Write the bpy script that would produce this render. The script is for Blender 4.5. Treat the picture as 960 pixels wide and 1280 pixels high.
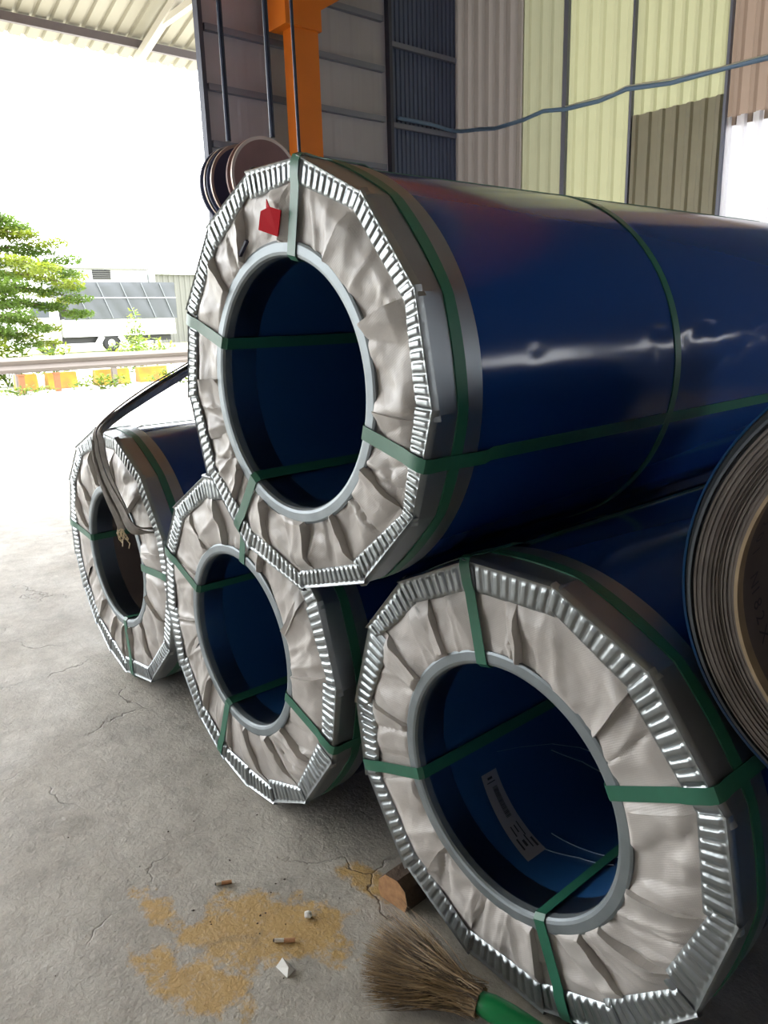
import bpy, math, random
from mathutils import Vector, Matrix, noise
random.seed(7)
PI = math.pi
for o in list(bpy.data.objects):
    bpy.data.objects.remove(o)
scene = bpy.context.scene
col = scene.collection

# ------------------------------------------------------------------ camera
PITCH, ROLL, YAW, EYE = 0.250302819, -0.0294314582, -0.871140364, 1.64023288
cyw, syw, cp, sp = math.cos(YAW), math.sin(YAW), math.cos(PITCH), math.sin(PITCH)
Fv = Vector((syw * cp, cyw * cp, -sp))
Rv = Vector((cyw, -syw, 0))
Uv = Rv.cross(Fv)
R2 = Rv * math.cos(ROLL) + Uv * math.sin(ROLL)
U2 = Uv * math.cos(ROLL) - Rv * math.sin(ROLL)
cam_d = bpy.data.cameras.new('camera')
cam_d.sensor_fit = 'VERTICAL'
cam_d.sensor_height = 36
cam_d.sensor_width = 27
cam_d.lens = 944.38 / 1280 * 36
cam_d.clip_end = 600
cam = bpy.data.objects.new('camera', cam_d)
cam.matrix_world = Matrix(((R2.x, U2.x, -Fv.x, 0), (R2.y, U2.y, -Fv.y, 0), (R2.z, U2.z, -Fv.z, EYE), (0, 0, 0, 1)))
col.objects.link(cam)
scene.camera = cam

# ------------------------------------------------------------------ world, sun, exposure
world = bpy.data.worlds.new('sky')
scene.world = world
world.use_nodes = True
bg = world.node_tree.nodes['Background']
bg.inputs['Color'].default_value = (0.96, 0.98, 1.0, 1)
bg.inputs['Strength'].default_value = 6.4
sun_d = bpy.data.lights.new('sun', 'SUN')
sun_d.energy = 7.0
sun_d.angle = math.radians(6)
sun_d.color = (1.0, 0.96, 0.88)
sun = bpy.data.objects.new('sun', sun_d)
sun.rotation_euler = Vector((0.34, 0.10, -1.0)).to_track_quat('-Z', 'Y').to_euler()
sun.location = (-20, 0, 30)
col.objects.link(sun)
vs = scene.view_settings
vs.view_transform = 'Standard'
vs.look = 'None'
vs.exposure = 0.42
vs.gamma = 1.0
vs.use_curve_mapping = False


# ------------------------------------------------------------------ materials
def lin(c):
    return tuple(((v / 255) / 12.92 if v / 255 <= 0.04045 else ((v / 255 + 0.055) / 1.055) ** 2.4) for v in c)


def mat(name, rgb, rough=0.6, metal=0.0, var=0.0, vscale=6.0, bump=0.0, bscale=30.0, spec=0.5, coat=0.0, trans=0.0,
        rgb2=None, stretch=None):
    m = bpy.data.materials.new(name)
    m.use_nodes = True
    nt = m.node_tree
    b = nt.nodes['Principled BSDF']
    c = lin(rgb)
    b.inputs['Base Color'].default_value = (*c, 1)
    b.inputs['Roughness'].default_value = rough
    b.inputs['Metallic'].default_value = metal
    b.inputs['Specular IOR Level'].default_value = spec
    if coat:
        b.inputs['Coat Weight'].default_value = coat
        b.inputs['Coat Roughness'].default_value = 0.08
    tc = nt.nodes.new('ShaderNodeTexCoord')
    src = tc.outputs['Object']
    if stretch:
        mp = nt.nodes.new('ShaderNodeMapping')
        mp.inputs['Scale'].default_value = stretch
        nt.links.new(src, mp.inputs['Vector'])
        src = mp.outputs['Vector']
    if var > 0 or rgb2:
        n = nt.nodes.new('ShaderNodeTexNoise')
        n.inputs['Scale'].default_value = vscale
        n.inputs['Detail'].default_value = 6
        nt.links.new(src, n.inputs['Vector'])
        r = nt.nodes.new('ShaderNodeValToRGB')
        c2 = lin(rgb2) if rgb2 else tuple(v * (1 - var) for v in c)
        r.color_ramp.elements[0].position = 0.3
        r.color_ramp.elements[1].position = 0.7
        r.color_ramp.elements[0].color = (*c2, 1)
        r.color_ramp.elements[1].color = (*(c if rgb2 else tuple(min(1, v * (1 + var * .5)) for v in c)), 1)
        nt.links.new(n.outputs['Fac'], r.inputs['Fac'])
        nt.links.new(r.outputs['Color'], b.inputs['Base Color'])
    if bump > 0:
        n2 = nt.nodes.new('ShaderNodeTexNoise')
        n2.inputs['Scale'].default_value = bscale
        n2.inputs['Detail'].default_value = 4
        nt.links.new(src, n2.inputs['Vector'])
        bp = nt.nodes.new('ShaderNodeBump')
        bp.inputs['Strength'].default_value = bump
        bp.inputs['Distance'].default_value = 0.02
        nt.links.new(n2.outputs['Fac'], bp.inputs['Height'])
        nt.links.new(bp.outputs['Normal'], b.inputs['Normal'])
    if trans > 0:
        out = nt.nodes['Material Output']
        t = nt.nodes.new('ShaderNodeBsdfTranslucent')
        t.inputs['Color'].default_value = (*c, 1)
        mx = nt.nodes.new('ShaderNodeMixShader')
        mx.inputs['Fac'].default_value = trans
        nt.links.new(b.outputs[0], mx.inputs[1])
        nt.links.new(t.outputs[0], mx.inputs[2])
        nt.links.new(mx.outputs[0], out.inputs['Surface'])
    return m


M = {}
M['blue'] = mat('blue_painted_steel', (24, 60, 120), 0.14, 0, bump=0.05, bscale=2.2, spec=0.38)
M['bore'] = mat('blue_bore_steel', (34, 74, 120), 0.3, 0)
M['blue_lap'] = mat('blue_lap_steel', (14, 76, 128), 0.35, 0)
M['galv'] = mat('galvanised_guard', (156, 162, 164), 0.34, 0.85, var=0.18, vscale=9, bump=0.06, bscale=60)
M['galv_ring'] = mat('galvanised_ring', (132, 140, 144), 0.48, 0.55, var=0.15, vscale=14, bump=0.04, bscale=80)
M['galv_band'] = mat('galvanised_band', (150, 156, 160), 0.36, 0.85, var=0.12, vscale=6)
M['sleeve'] = mat('bore_sleeve_steel', (112, 124, 142), 0.32, 1.0, var=0.1, vscale=6)
M['strap'] = mat('green_plastic_strap', (46, 106, 84), 0.38, 0, var=0.08, vscale=40)
M['seal'] = mat('crimped_seal', (170, 175, 175), 0.35, 0.9)
M['red'] = mat('red_tag', (176, 8, 28), 0.8, spec=0.15)
M['ink'] = mat('dark_ink', (38, 38, 62), 0.7)
M['paper'] = mat('label_paper', (140, 138, 144), 0.6)
M['barcode'] = mat('barcode_ink', (44, 44, 52), 0.7)
M['edge'] = mat('sheet_edge', (150, 168, 184), 0.4, 0.3)
M['layers'] = mat('coil_edge_layers', (104, 97, 92), 0.55, 0.1, var=0.25, vscale=20)
M['layers_outer'] = mat('coil_edge_outer', (84, 90, 96), 0.45, 0.4)
M['core_paper'] = mat('core_board', (104, 94, 92), 0.8, var=0.15, vscale=8)
M['core_rim'] = mat('core_rim_tape', (160, 140, 112), 0.6, var=0.2, vscale=20)
M['marker'] = mat('marker_ink', (22, 24, 30), 0.6)
M['orange'] = mat('orange_paint', (208, 112, 22), 0.42, 0, var=0.06, vscale=3)
M['rope'] = mat('steel_rope', (38, 46, 66), 0.5, 0.4)
M['sheave_red'] = mat('sheave_red_oxide', (122, 88, 84), 0.55, 0, var=0.12, vscale=8)
M['sheave_blue'] = mat('sheave_dark_blue', (58, 62, 92), 0.5, 0, var=0.1, vscale=8)
M['sheave_rim'] = mat('sheave_rim', (176, 160, 150), 0.4, 0.4)
M['hook'] = mat('hook_steel', (70, 66, 64), 0.5, 0.5)
M['sling'] = mat('worn_grey_sling', (146, 140, 134), 0.85, 0, var=0.3, vscale=30, stretch=(1, 1, 1))
M['wall_grey'] = mat('grey_wall_sheet', (166, 164, 174), 0.5, 0.0, var=0.12, vscale=0.8)
M['girt'] = mat('girt_steel', (120, 124, 140), 0.6, 0.2)
M['girt_dark'] = mat('dark_jamb', (64, 68, 84), 0.6, 0.1)
M['door'] = mat('dark_blue_sheet', (92, 104, 132), 0.5, 0.1, var=0.15, vscale=1.5)
M['post'] = mat('post_dark', (110, 114, 128), 0.5, 0.2)
M['taupe'] = mat('taupe_sheet', (134, 127, 122), 0.55, 0, var=0.1, vscale=2, trans=0.12, stretch=(3, 3, .5))
M['yellow_a'] = mat('yellow_translucent_sheet', (146, 146, 120), 0.55, 0, var=0.08, vscale=2, trans=0.18)
M['yellow_b'] = mat('pale_yellow_translucent_sheet', (164, 164, 130), 0.55, 0, var=0.08, vscale=2, trans=0.2)
M['patch'] = mat('grey_patch_sheet', (160, 155, 136), 0.55, 0, var=0.14, vscale=2, trans=0.22)
M['brown_sheet'] = mat('brown_sheet', (134, 116, 102), 0.55, 0, var=0.1, vscale=2, trans=0.2)
M['white_sheet'] = mat('clear_white_sheet', (240, 240, 246), 0.5, 0, var=0.04, vscale=4, trans=0.12)
M['roof'] = mat('roof_sheet', (164, 160, 140), 0.5, 0.1, var=0.08, vscale=1.0)
M['purlin'] = mat('purlin_steel', (118, 112, 112), 0.5, 0.3)
M['truss'] = mat('pale_rafter', (196, 192, 178), 0.5, 0.1)
M['cable'] = mat('blue_grey_cable', (104, 134, 164), 0.45)
M['cable2'] = mat('pale_cable', (176, 176, 160), 0.5)
M['wood'] = mat('cut_wood', (186, 142, 98), 0.75, 0, rgb2=(150, 108, 74), vscale=5, stretch=(9, 2, 9), bump=0.15, bscale=30)
M['bark'] = mat('bark', (88, 72, 60), 0.9, 0, var=0.3, vscale=25, bump=0.4, bscale=40)
M['straw'] = mat('broom_straw', (172, 146, 106), 0.6, 0, rgb2=(108, 88, 62), vscale=14)
M['straw_dark'] = mat('broom_straw_dark', (84, 68, 48), 0.7, 0, var=0.3, vscale=30)
M['straw_mid'] = mat('broom_straw_mid', (138, 112, 74), 0.65, 0, var=0.3, vscale=30)
M['green_plastic'] = mat('green_plastic', (20, 124, 70), 0.28, 0)
M['thread'] = mat('pale_thread', (196, 180, 150), 0.7)
M['cig_white'] = mat('cigarette_paper', (226, 220, 208), 0.7)
M['cig_tan'] = mat('cigarette_filter', (202, 152, 112), 0.7, var=0.15, vscale=90)
M['cig_ash'] = mat('cigarette_ash', (60, 56, 54), 0.9)
M['white_paper'] = mat('white_scrap', (240, 240, 236), 0.7)
M['grit'] = mat('grit', (70, 62, 56), 0.9)
M['tarp'] = mat('grey_tarpaulin', (66, 70, 74), 0.5, 0, var=0.1, vscale=1)
M['tarp_lit_fold'] = mat('tarpaulin_lit_fold', (104, 108, 112), 0.5)  # light on the wrinkles put into the colour, paler than the tarpaulin
M['white_paint'] = mat('white_paint', (226, 226, 222), 0.5)
M['tyre'] = mat('tyre_rubber', (34, 34, 36), 0.8)
M['glass'] = mat('dark_glass', (40, 48, 54), 0.15)
M['dark_metal'] = mat('dark_metal', (36, 36, 40), 0.6)
M['zinc'] = mat('zinc_rail', (108, 100, 94), 0.5, 0.2, var=0.1, vscale=1)
M['yellow'] = mat('yellow_paint', (176, 140, 26), 0.6, rgb2=(146, 94, 44), vscale=2.5)
M['rust'] = mat('rusty_post', (128, 84, 54), 0.8)
M['leaf'] = mat('leaf', (92, 116, 42), 0.6, 0, rgb2=(66, 94, 30), vscale=1.5, trans=0.5)
M['leaf2'] = mat('yellow_leaf', (118, 130, 36), 0.6, 0, rgb2=(86, 108, 28), vscale=1.5, trans=0.5)
M['building'] = mat('white_wall', (204, 206, 208), 0.7)
M['shed'] = mat('shed_sheet', (100, 100, 95), 0.6)
M['asphalt'] = mat('pale_road', (176, 174, 168), 0.85, var=0.06, vscale=0.6)
M['verge'] = mat('dry_verge', (150, 150, 120), 0.9, rgb2=(120, 130, 70), vscale=0.7)
M['dark_base'] = mat('joint_dark', (60, 58, 56), 0.9)


def fabric():
    m = bpy.data.materials.new('woven_wrap')
    m.use_nodes = True
    nt = m.node_tree
    b = nt.nodes['Principled BSDF']
    b.inputs['Roughness'].default_value = 0.36
    b.inputs['Specular IOR Level'].default_value = 0.45
    tc = nt.nodes.new('ShaderNodeTexCoord')
    n = nt.nodes.new('ShaderNodeTexNoise')
    n.inputs['Scale'].default_value = 5
    n.inputs['Detail'].default_value = 5
    nt.links.new(tc.outputs['Object'], n.inputs['Vector'])
    r = nt.nodes.new('ShaderNodeValToRGB')
    r.color_ramp.elements[0].position = 0.3
    r.color_ramp.elements[1].position = 0.72
    r.color_ramp.elements[0].color = (*lin((168, 163, 158)), 1)
    r.color_ramp.elements[1].color = (*lin((204, 199, 194)), 1)
    nt.links.new(n.outputs['Fac'], r.inputs['Fac'])
    nt.links.new(r.outputs['Color'], b.inputs['Base Color'])
    mp = nt.nodes.new('ShaderNodeMapping')
    mp.inputs['Rotation'].default_value = (0, 0.6, 0)
    nt.links.new(tc.outputs['Object'], mp.inputs['Vector'])
    w1 = nt.nodes.new('ShaderNodeTexWave')
    w1.bands_direction = 'X'
    w1.inputs['Scale'].default_value = 70
    w2 = nt.nodes.new('ShaderNodeTexWave')
    w2.bands_direction = 'Z'
    w2.inputs['Scale'].default_value = 70
    nt.links.new(mp.outputs['Vector'], w1.inputs['Vector'])
    nt.links.new(mp.outputs['Vector'], w2.inputs['Vector'])
    ad = nt.nodes.new('ShaderNodeMath')
    ad.operation = 'ADD'
    nt.links.new(w1.outputs['Fac'], ad.inputs[0])
    nt.links.new(w2.outputs['Fac'], ad.inputs[1])
    n3 = nt.nodes.new('ShaderNodeTexNoise')
    n3.inputs['Scale'].default_value = 26
    n3.inputs['Detail'].default_value = 4
    nt.links.new(tc.outputs['Object'], n3.inputs['Vector'])
    b1 = nt.nodes.new('ShaderNodeBump')
    b1.inputs['Strength'].default_value = 0.22
    b1.inputs['Distance'].default_value = 0.01
    nt.links.new(n3.outputs['Fac'], b1.inputs['Height'])
    b2 = nt.nodes.new('ShaderNodeBump')
    b2.inputs['Strength'].default_value = 0.12
    b2.inputs['Distance'].default_value = 0.0015
    nt.links.new(ad.outputs[0], b2.inputs['Height'])
    nt.links.new(b1.outputs['Normal'], b2.inputs['Normal'])
    nt.links.new(b2.outputs['Normal'], b.inputs['Normal'])
    return m


M['wrap'] = fabric()


def concrete():
    m = bpy.data.materials.new('worn_concrete')
    m.use_nodes = True
    nt = m.node_tree
    N, L = nt.nodes, nt.links
    b = N['Principled BSDF']
    geo = N.new('ShaderNodeNewGeometry')
    pos = geo.outputs['Position']

    def nz(scale, detail=6, rough=0.6, vec=None, dist=0.0):
        n = N.new('ShaderNodeTexNoise')
        n.inputs['Scale'].default_value = scale
        n.inputs['Detail'].default_value = detail
        n.inputs['Roughness'].default_value = rough
        n.inputs['Distortion'].default_value = dist
        L.new(vec or pos, n.inputs['Vector'])
        return n.outputs['Fac']

    def ramp(src, p0, p1, c0, c1):
        r = N.new('ShaderNodeValToRGB')
        r.color_ramp.elements[0].position = p0
        r.color_ramp.elements[1].position = p1
        r.color_ramp.elements[0].color = (*c0, 1)
        r.color_ramp.elements[1].color = (*c1, 1)
        L.new(src, r.inputs['Fac'])
        return r.outputs['Color']

    def mix(fac, a, c, mode='MIX'):
        x = N.new('ShaderNodeMix')
        x.data_type = 'RGBA'
        x.blend_type = mode
        if isinstance(fac, float):
            x.inputs['Factor'].default_value = fac
        else:
            L.new(fac, x.inputs['Factor'])
        L.new(a, x.inputs['A'])
        if isinstance(c, tuple):
            x.inputs['B'].default_value = (*c, 1)
        else:
            L.new(c, x.inputs['B'])
        return x.outputs['Result']

    def math_(op, a, c=None):
        x = N.new('ShaderNodeMath')
        x.operation = op
        for i, v in enumerate((a, c)):
            if v is None:
                continue
            if isinstance(v, (int, float)):
                x.inputs[i].default_value = v
            else:
                L.new(v, x.inputs[i])
        return x.outputs[0]

    base = ramp(nz(2.2, 8, 0.65, dist=0.4), 0.32, 0.68, lin((150, 144, 135)), lin((212, 206, 196)))
    base = mix(0.5, base, ramp(nz(11, 8, 0.7), 0.25, 0.75, lin((138, 132, 123)), lin((218, 213, 203))))
    pits = ramp(nz(60, 3, 0.6), 0.66, 0.74, (0, 0, 0), (1, 1, 1))
    base = mix(math_('MULTIPLY', pits, 0.35), base, lin((96, 88, 80)))
    # ochre spill: shape fixed on the floor
    sep = N.new('ShaderNodeSeparateXYZ')
    L.new(pos, sep.inputs[0])

    def blob(cx, cy, rx, ry, rot=0.0):
        c_, s_ = math.cos(rot), math.sin(rot)
        dx = math_('SUBTRACT', sep.outputs['X'], cx)
        dy = math_('SUBTRACT', sep.outputs['Y'], cy)
        u = math_('DIVIDE', math_('ADD', math_('MULTIPLY', dx, c_), math_('MULTIPLY', dy, s_)), rx)
        v = math_('DIVIDE', math_('SUBTRACT', math_('MULTIPLY', dy, c_), math_('MULTIPLY', dx, s_)), ry)
        d2 = math_('ADD', math_('MULTIPLY', u, u), math_('MULTIPLY', v, v))
        return math_('SUBTRACT', 1.0, d2)
    m1 = blob(-1.58, 0.86, 0.34, 0.17, 0.75)
    m2 = blob(-1.56, 0.62, 0.24, 0.10, 0.3)
    m3 = blob(-1.50, 1.20, 0.16, 0.08, 0.2)
    m4 = blob(-1.86, 0.66, 0.16, 0.06, 0.2)
    mm = math_('MAXIMUM', math_('MAXIMUM', m1, m2), math_('MAXIMUM', math_('MULTIPLY', m3, .8), math_('MULTIPLY', m4, .7)))
    mm = math_('ADD', mm, math_('MULTIPLY', math_('SUBTRACT', nz(9, 7, 0.7), 0.52), 3.2))
    st = ramp(mm, 0.25, 0.65, (0, 0, 0), (1, 1, 1))
    base = mix(math_('MULTIPLY', st, 0.85), base, lin((206, 166, 92)))
    # cracks
    vo = N.new('ShaderNodeTexVoronoi')
    vo.feature = 'DISTANCE_TO_EDGE'
    vo.inputs['Scale'].default_value = 1.15
    wv = N.new('ShaderNodeTexNoise')
    wv.inputs['Scale'].default_value = 3.0
    wv.inputs['Detail'].default_value = 6
    L.new(pos, wv.inputs['Vector'])
    va = N.new('ShaderNodeVectorMath')
    va.operation = 'MULTIPLY_ADD'
    L.new(wv.outputs['Color'], va.inputs[0])
    va.inputs[1].default_value = (0.55, 0.55, 0.0)
    L.new(pos, va.inputs[2])
    L.new(va.outputs[0], vo.inputs['Vector'])
    cr = ramp(vo.outputs['Distance'], 0.0008, 0.005, (1, 1, 1), (0, 0, 0))
    gate = ramp(nz(1.7, 2), 0.5, 0.6, (0, 0, 0), (1, 1, 1))
    cr = math_('MULTIPLY', cr, gate)
    base = mix(math_('MULTIPLY', cr, 0.7), base, lin((74, 66, 58)))
    L.new(base, b.inputs['Base Color'])
    rr = ramp(nz(3, 5), 0.3, 0.7, (0.5,) * 3, (0.78,) * 3)
    L.new(rr, b.inputs['Roughness'])
    sc = nz(34, 6, 0.75, dist=1.2)
    base = mix(math_('MULTIPLY', ramp(sc, 0.55, 0.72, (0, 0, 0), (1, 1, 1)), 0.35), base, lin((232, 227, 217)))
    base = mix(math_('MULTIPLY', ramp(nz(5.5, 7, 0.7, dist=1.5), 0.56, 0.7, (0, 0, 0), (1, 1, 1)), 0.35), base, lin((122, 114, 104)))
    L.new(base, b.inputs['Base Color'])
    hb = math_('SUBTRACT', math_('ADD', nz(16, 8, 0.7), math_('MULTIPLY', nz(70, 4, 0.6), 0.4)), math_('MULTIPLY', cr, 0.8))
    bp = N.new('ShaderNodeBump')
    bp.inputs['Strength'].default_value = 0.6
    bp.inputs['Distance'].default_value = 0.014
    L.new(hb, bp.inputs['Height'])
    L.new(bp.outputs['Normal'], b.inputs['Normal'])
    return m


M['concrete'] = concrete()


# ------------------------------------------------------------------ mesh helpers
class MB:
    def __init__(self):
        self.v, self.f, self.mi = [], [], []

    def add(self, verts, faces, mi=0):
        n = len(self.v)
        self.v += [tuple(q) for q in verts]
        self.f += [tuple(i + n for i in q) for q in faces]
        self.mi += [mi] * len(faces)

    def box(self, x0, x1, y0, y1, z0, z1, mi=0):
        self.add([(x0, y0, z0), (x1, y0, z0), (x1, y1, z0), (x0, y1, z0), (x0, y0, z1), (x1, y0, z1), (x1, y1, z1), (x0, y1, z1)],
                 [(3, 2, 1, 0), (4, 5, 6, 7), (0, 1, 5, 4), (1, 2, 6, 5), (2, 3, 7, 6), (3, 0, 4, 7)], mi)

    def bar(self, a, b, w, h, up=(0, 0, 1), mi=0):
        a, b, up = Vector(a), Vector(b), Vector(up)
        d = (b - a).normalized()
        s = d.cross(up).normalized() * (w / 2)
        u = s.cross(d).normalized() * (h / 2)
        vs_ = []
        for q in (a, b):
            vs_ += [q - s - u, q + s - u, q + s + u, q - s + u]
        self.add(vs_, [(0, 1, 2, 3), (7, 6, 5, 4), (0, 4, 5, 1), (1, 5, 6, 2), (2, 6, 7, 3), (3, 7, 4, 0)], mi)

    def tube(self, pts, r, n=8, mi=0, cap=True):
        pts = [Vector(q) for q in pts]
        rs = r if isinstance(r, (list, tuple)) else [r] * len(pts)
        base = len(self.v)
        for i, q in enumerate(pts):
            d = (pts[min(i + 1, len(pts) - 1)] - pts[max(i - 1, 0)]).normalized()
            up = Vector((0, 0, 1)) if abs(d.z) < 0.9 else Vector((1, 0, 0))
            s = d.cross(up).normalized()
            u = s.cross(d)
            for k in range(n):
                a = 2 * PI * k / n
                self.v.append(tuple(q + (s * math.cos(a) + u * math.sin(a)) * rs[i]))
        for i in range(len(pts) - 1):
            for k in range(n):
                a, b2 = base + i * n + k, base + i * n + (k + 1) % n
                self.f.append((a, b2, b2 + n, a + n))
                self.mi.append(mi)
        if cap:
            self.f.append(tuple(base + k for k in reversed(range(n))))
            self.f.append(tuple(base + (len(pts) - 1) * n + k for k in range(n)))
            self.mi += [mi, mi]

    def ribbon(self, pts, sides, normals, w, t, mi=0):
        """flat strip with thickness along pts"""
        base = len(self.v)
        for q, s, nn in zip(pts, sides, normals):
            q, s, nn = Vector(q), Vector(s), Vector(nn)
            for a, c in ((-1, 0), (1, 0), (1, 1), (-1, 1)):
                self.v.append(tuple(q + s * (a * w / 2) + nn * (c * t)))
        for i in range(len(pts) - 1):
            for k in range(4):
                a, b2 = base + i * 4 + k, base + i * 4 + (k + 1) % 4
                self.f.append((a, b2, b2 + 4, a + 4))
                self.mi.append(mi)
        self.f.append((base + 3, base + 2, base + 1, base))
        e = base + (len(pts) - 1) * 4
        self.f.append((e, e + 1, e + 2, e + 3))
        self.mi += [mi, mi]

    def lathe(self, prof, n=96, closed=False, mi=0):
        """prof (rho, y) spun about local Y axis"""
        base = len(self.v)
        m_ = len(prof)
        for k in range(n):
            a = 2 * PI * k / n
            for rho, y in prof:
                self.v.append((rho * math.cos(a), y, rho * math.sin(a)))
        for k in range(n):
            k2 = (k + 1) % n
            for i in range(m_ if closed else m_ - 1):
                j = (i + 1) % m_
                self.f.append((base + k * m_ + i, base + k * m_ + j, base + k2 * m_ + j, base + k2 * m_ + i))
                self.mi.append(mi)

    def grid(self, fn, nu, nv, mi=0):
        base = len(self.v)
        for i in range(nu + 1):
            for j in range(nv + 1):
                self.v.append(tuple(fn(i / nu, j / nv)))
        for i in range(nu):
            for j in range(nv):
                a = base + i * (nv + 1) + j
                self.f.append((a, a + 1, a + nv + 2, a + nv + 1))
                self.mi.append(mi)

    def mesh(self, name, mats, smooth=False, angle=None):
        me = bpy.data.meshes.new(name)
        me.from_pydata(self.v, [], self.f)
        if not isinstance(mats, (list, tuple)):
            mats = [mats]
        for q in mats:
            me.materials.append(M[q] if isinstance(q, str) else q)
        me.polygons.foreach_set('material_index', self.mi)
        if smooth:
            me.polygons.foreach_set('use_smooth', [True] * len(self.f))
            if angle is not None:
                me.set_sharp_from_angle(angle=math.radians(angle))
        me.update()
        return me

    def build(self, name, mats, parent=None, smooth=False, angle=None):
        o = bpy.data.objects.new(name, self.mesh(name, mats, smooth, angle))
        col.objects.link(o)
        o.parent = parent
        return o


def tag(o, label=None, cat=None, group=None, kind=None):
    if label:
        o['label'] = label
    if cat:
        o['category'] = cat
    if group:
        o['group'] = group
    if kind:
        o['kind'] = kind
    return o


def empty(name, loc, rz=0, label=None, cat=None, group=None):
    o = bpy.data.objects.new(name, None)
    o.empty_display_size = 0.1
    col.objects.link(o)
    o.location = loc
    o.rotation_euler = (0, 0, rz)
    return tag(o, label, cat, group)


def inst(name, me, parent=None, loc=(0, 0, 0), rot=(0, 0, 0)):
    o = bpy.data.objects.new(name, me)
    col.objects.link(o)
    o.parent = parent
    o.location = loc
    o.rotation_euler = rot
    return o


def corrugated(w, h, pitch, depth, mats, name, flat=0.5, slant=0.12, slope=0.0):
    """sheet in local XZ, ribs vertical, ribs proud toward -Y"""
    prof = []
    n = max(1, round(w / pitch))
    p = w / n
    for i in range(n):
        x = i * p
        prof += [(x, 0), (x + p * flat * .5, 0), (x + p * (flat * .5 + slant), -depth), (x + p * (1 - flat * .5 - slant), -depth), (x + p * (1 - flat * .5), 0)]
    prof.append((w, 0))
    b = MB()
    vv = [(x, y, 0) for x, y in prof] + [(x, y, h + slope * x) for x, y in prof]
    k = len(prof)
    b.add(vv, [(i, i + 1, i + 1 + k, i + k) for i in range(k - 1)])
    return b.mesh(name, mats)


# ------------------------------------------------------------------ setting
XW, YB = -8.0, 8.27
b = MB()
b.box(-9.34, 10, -11.3, 8.6, -0.12, 0)
floor = tag(b.build('floor', 'concrete'), kind='structure')
b = MB()
b.box(-11.0, -9.365, -12, 30, -0.12, -0.004)
b.build('apron_slab', 'concrete', floor)
b = MB()
b.box(-36, -11.025, -120, 120, -0.2, -0.01)
ground = tag(b.build('ground', 'asphalt'), kind='structure')
b = MB()
b.box(-160, -36, -120, 160, -0.2, 0.3)
b.build('verge', 'verge', ground)
b = MB()
b.box(-160, 60, -120, 160, -0.4, -0.2)
b.box(-11.0, 60, -120, -12.02, -0.2, -0.01)
b.box(-9.3, 60, 8.62, 160, -0.2, -0.01)
b.build('subgrade', 'asphalt', ground)

# back wall, sheet by sheet
wall_back = tag(empty('wall_back', (0, YB, 0)), kind='structure')


def roof_z(x):
    t = math.tan(math.radians(16))
    return 5.2 + (x + 11.0) * t if x < 0.5 else 5.2 + 11.5 * t - (x - 0.5) * t


def back_sheet(x0, x1, z0, z1, m, pitch, depth=0.03, dy=0.0):
    sl_ = 0.0
    if z1 is None:
        z1 = roof_z(x0)
        sl_ = (roof_z(x1) - roof_z(x0)) / (x1 - x0)
    me = corrugated(x1 - x0, z1 - z0, pitch, depth, m, 'wall_sheet', slope=sl_)
    return inst('wall_sheet', me, wall_back, (x0, dy, z0))


back_sheet(-8.12, -6.84, 0, None, 'taupe', 0.19, 0.05)
back_sheet(-6.86, -6.17, 0, None, 'yellow_a', 0.17, 0.025, -0.004)
back_sheet(-6.17, -5.24, 0, None, 'yellow_b', 0.19, 0.025)
back_sheet(-5.24, -4.16, 0, None, 'yellow_b', 0.155, 0.03, -0.004)
back_sheet(-5.27, -4.15, 0, 3.76, 'patch', 0.155, 0.03, -0.05)
back_sheet(-4.16, -3.0, 3.45, None, 'brown_sheet', 0.155, 0.03)
back_sheet(-4.2, -3.0, 0, 3.535, 'white_sheet', 0.155, 0.03, -0.02)
xs = [-3.0, -1.7, -0.4, 0.5, 1.6, 2.9, 3.5, 5.5, 6.7, 7.9, 9.2]
WIN = {1.6: (2.15, 2.36), 3.5: (1.75, 2.75)}  # unseen openings added to make the highlights on the top coil
for x0, x1 in zip(xs, xs[1:]):
    if x0 in WIN:
        z0, z1 = WIN[x0]
        back_sheet(x0, x1, 0, z0, 'door', 0.175, 0.03)
        back_sheet(x0, x1, z1, None, 'door', 0.175, 0.03)
        win = tag(empty('highlight_window_%d' % (1 if x0 > 2 else 2), ((x0 + x1) / 2, YB, z0)), kind='structure')
        b = MB()
        w2 = (x1 - x0) / 2
        hh = z1 - z0
        b.box(-w2, w2, -.05, .03, -.03, .03)
        b.box(-w2, w2, -.05, .03, hh - .03, hh + .03)
        for x in (-w2, -w2 / 3, w2 / 3, w2):
            b.box(x - .025, x + .025, -.045, .025, 0.03, hh - .03)
        b.build('highlight_window_frame', 'post', win)
    else:
        back_sheet(x0, x1, 0, None, 'door', 0.175, 0.03)
for x, w in ((-6.15, 0.06), (-5.245, 0.03), (-4.155, 0.03)):
    b = MB()
    b.box(x - w / 2, x + w / 2, -0.09, -0.036, 0, 6.3)
    b.build('wall_post', 'post', wall_back)

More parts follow.
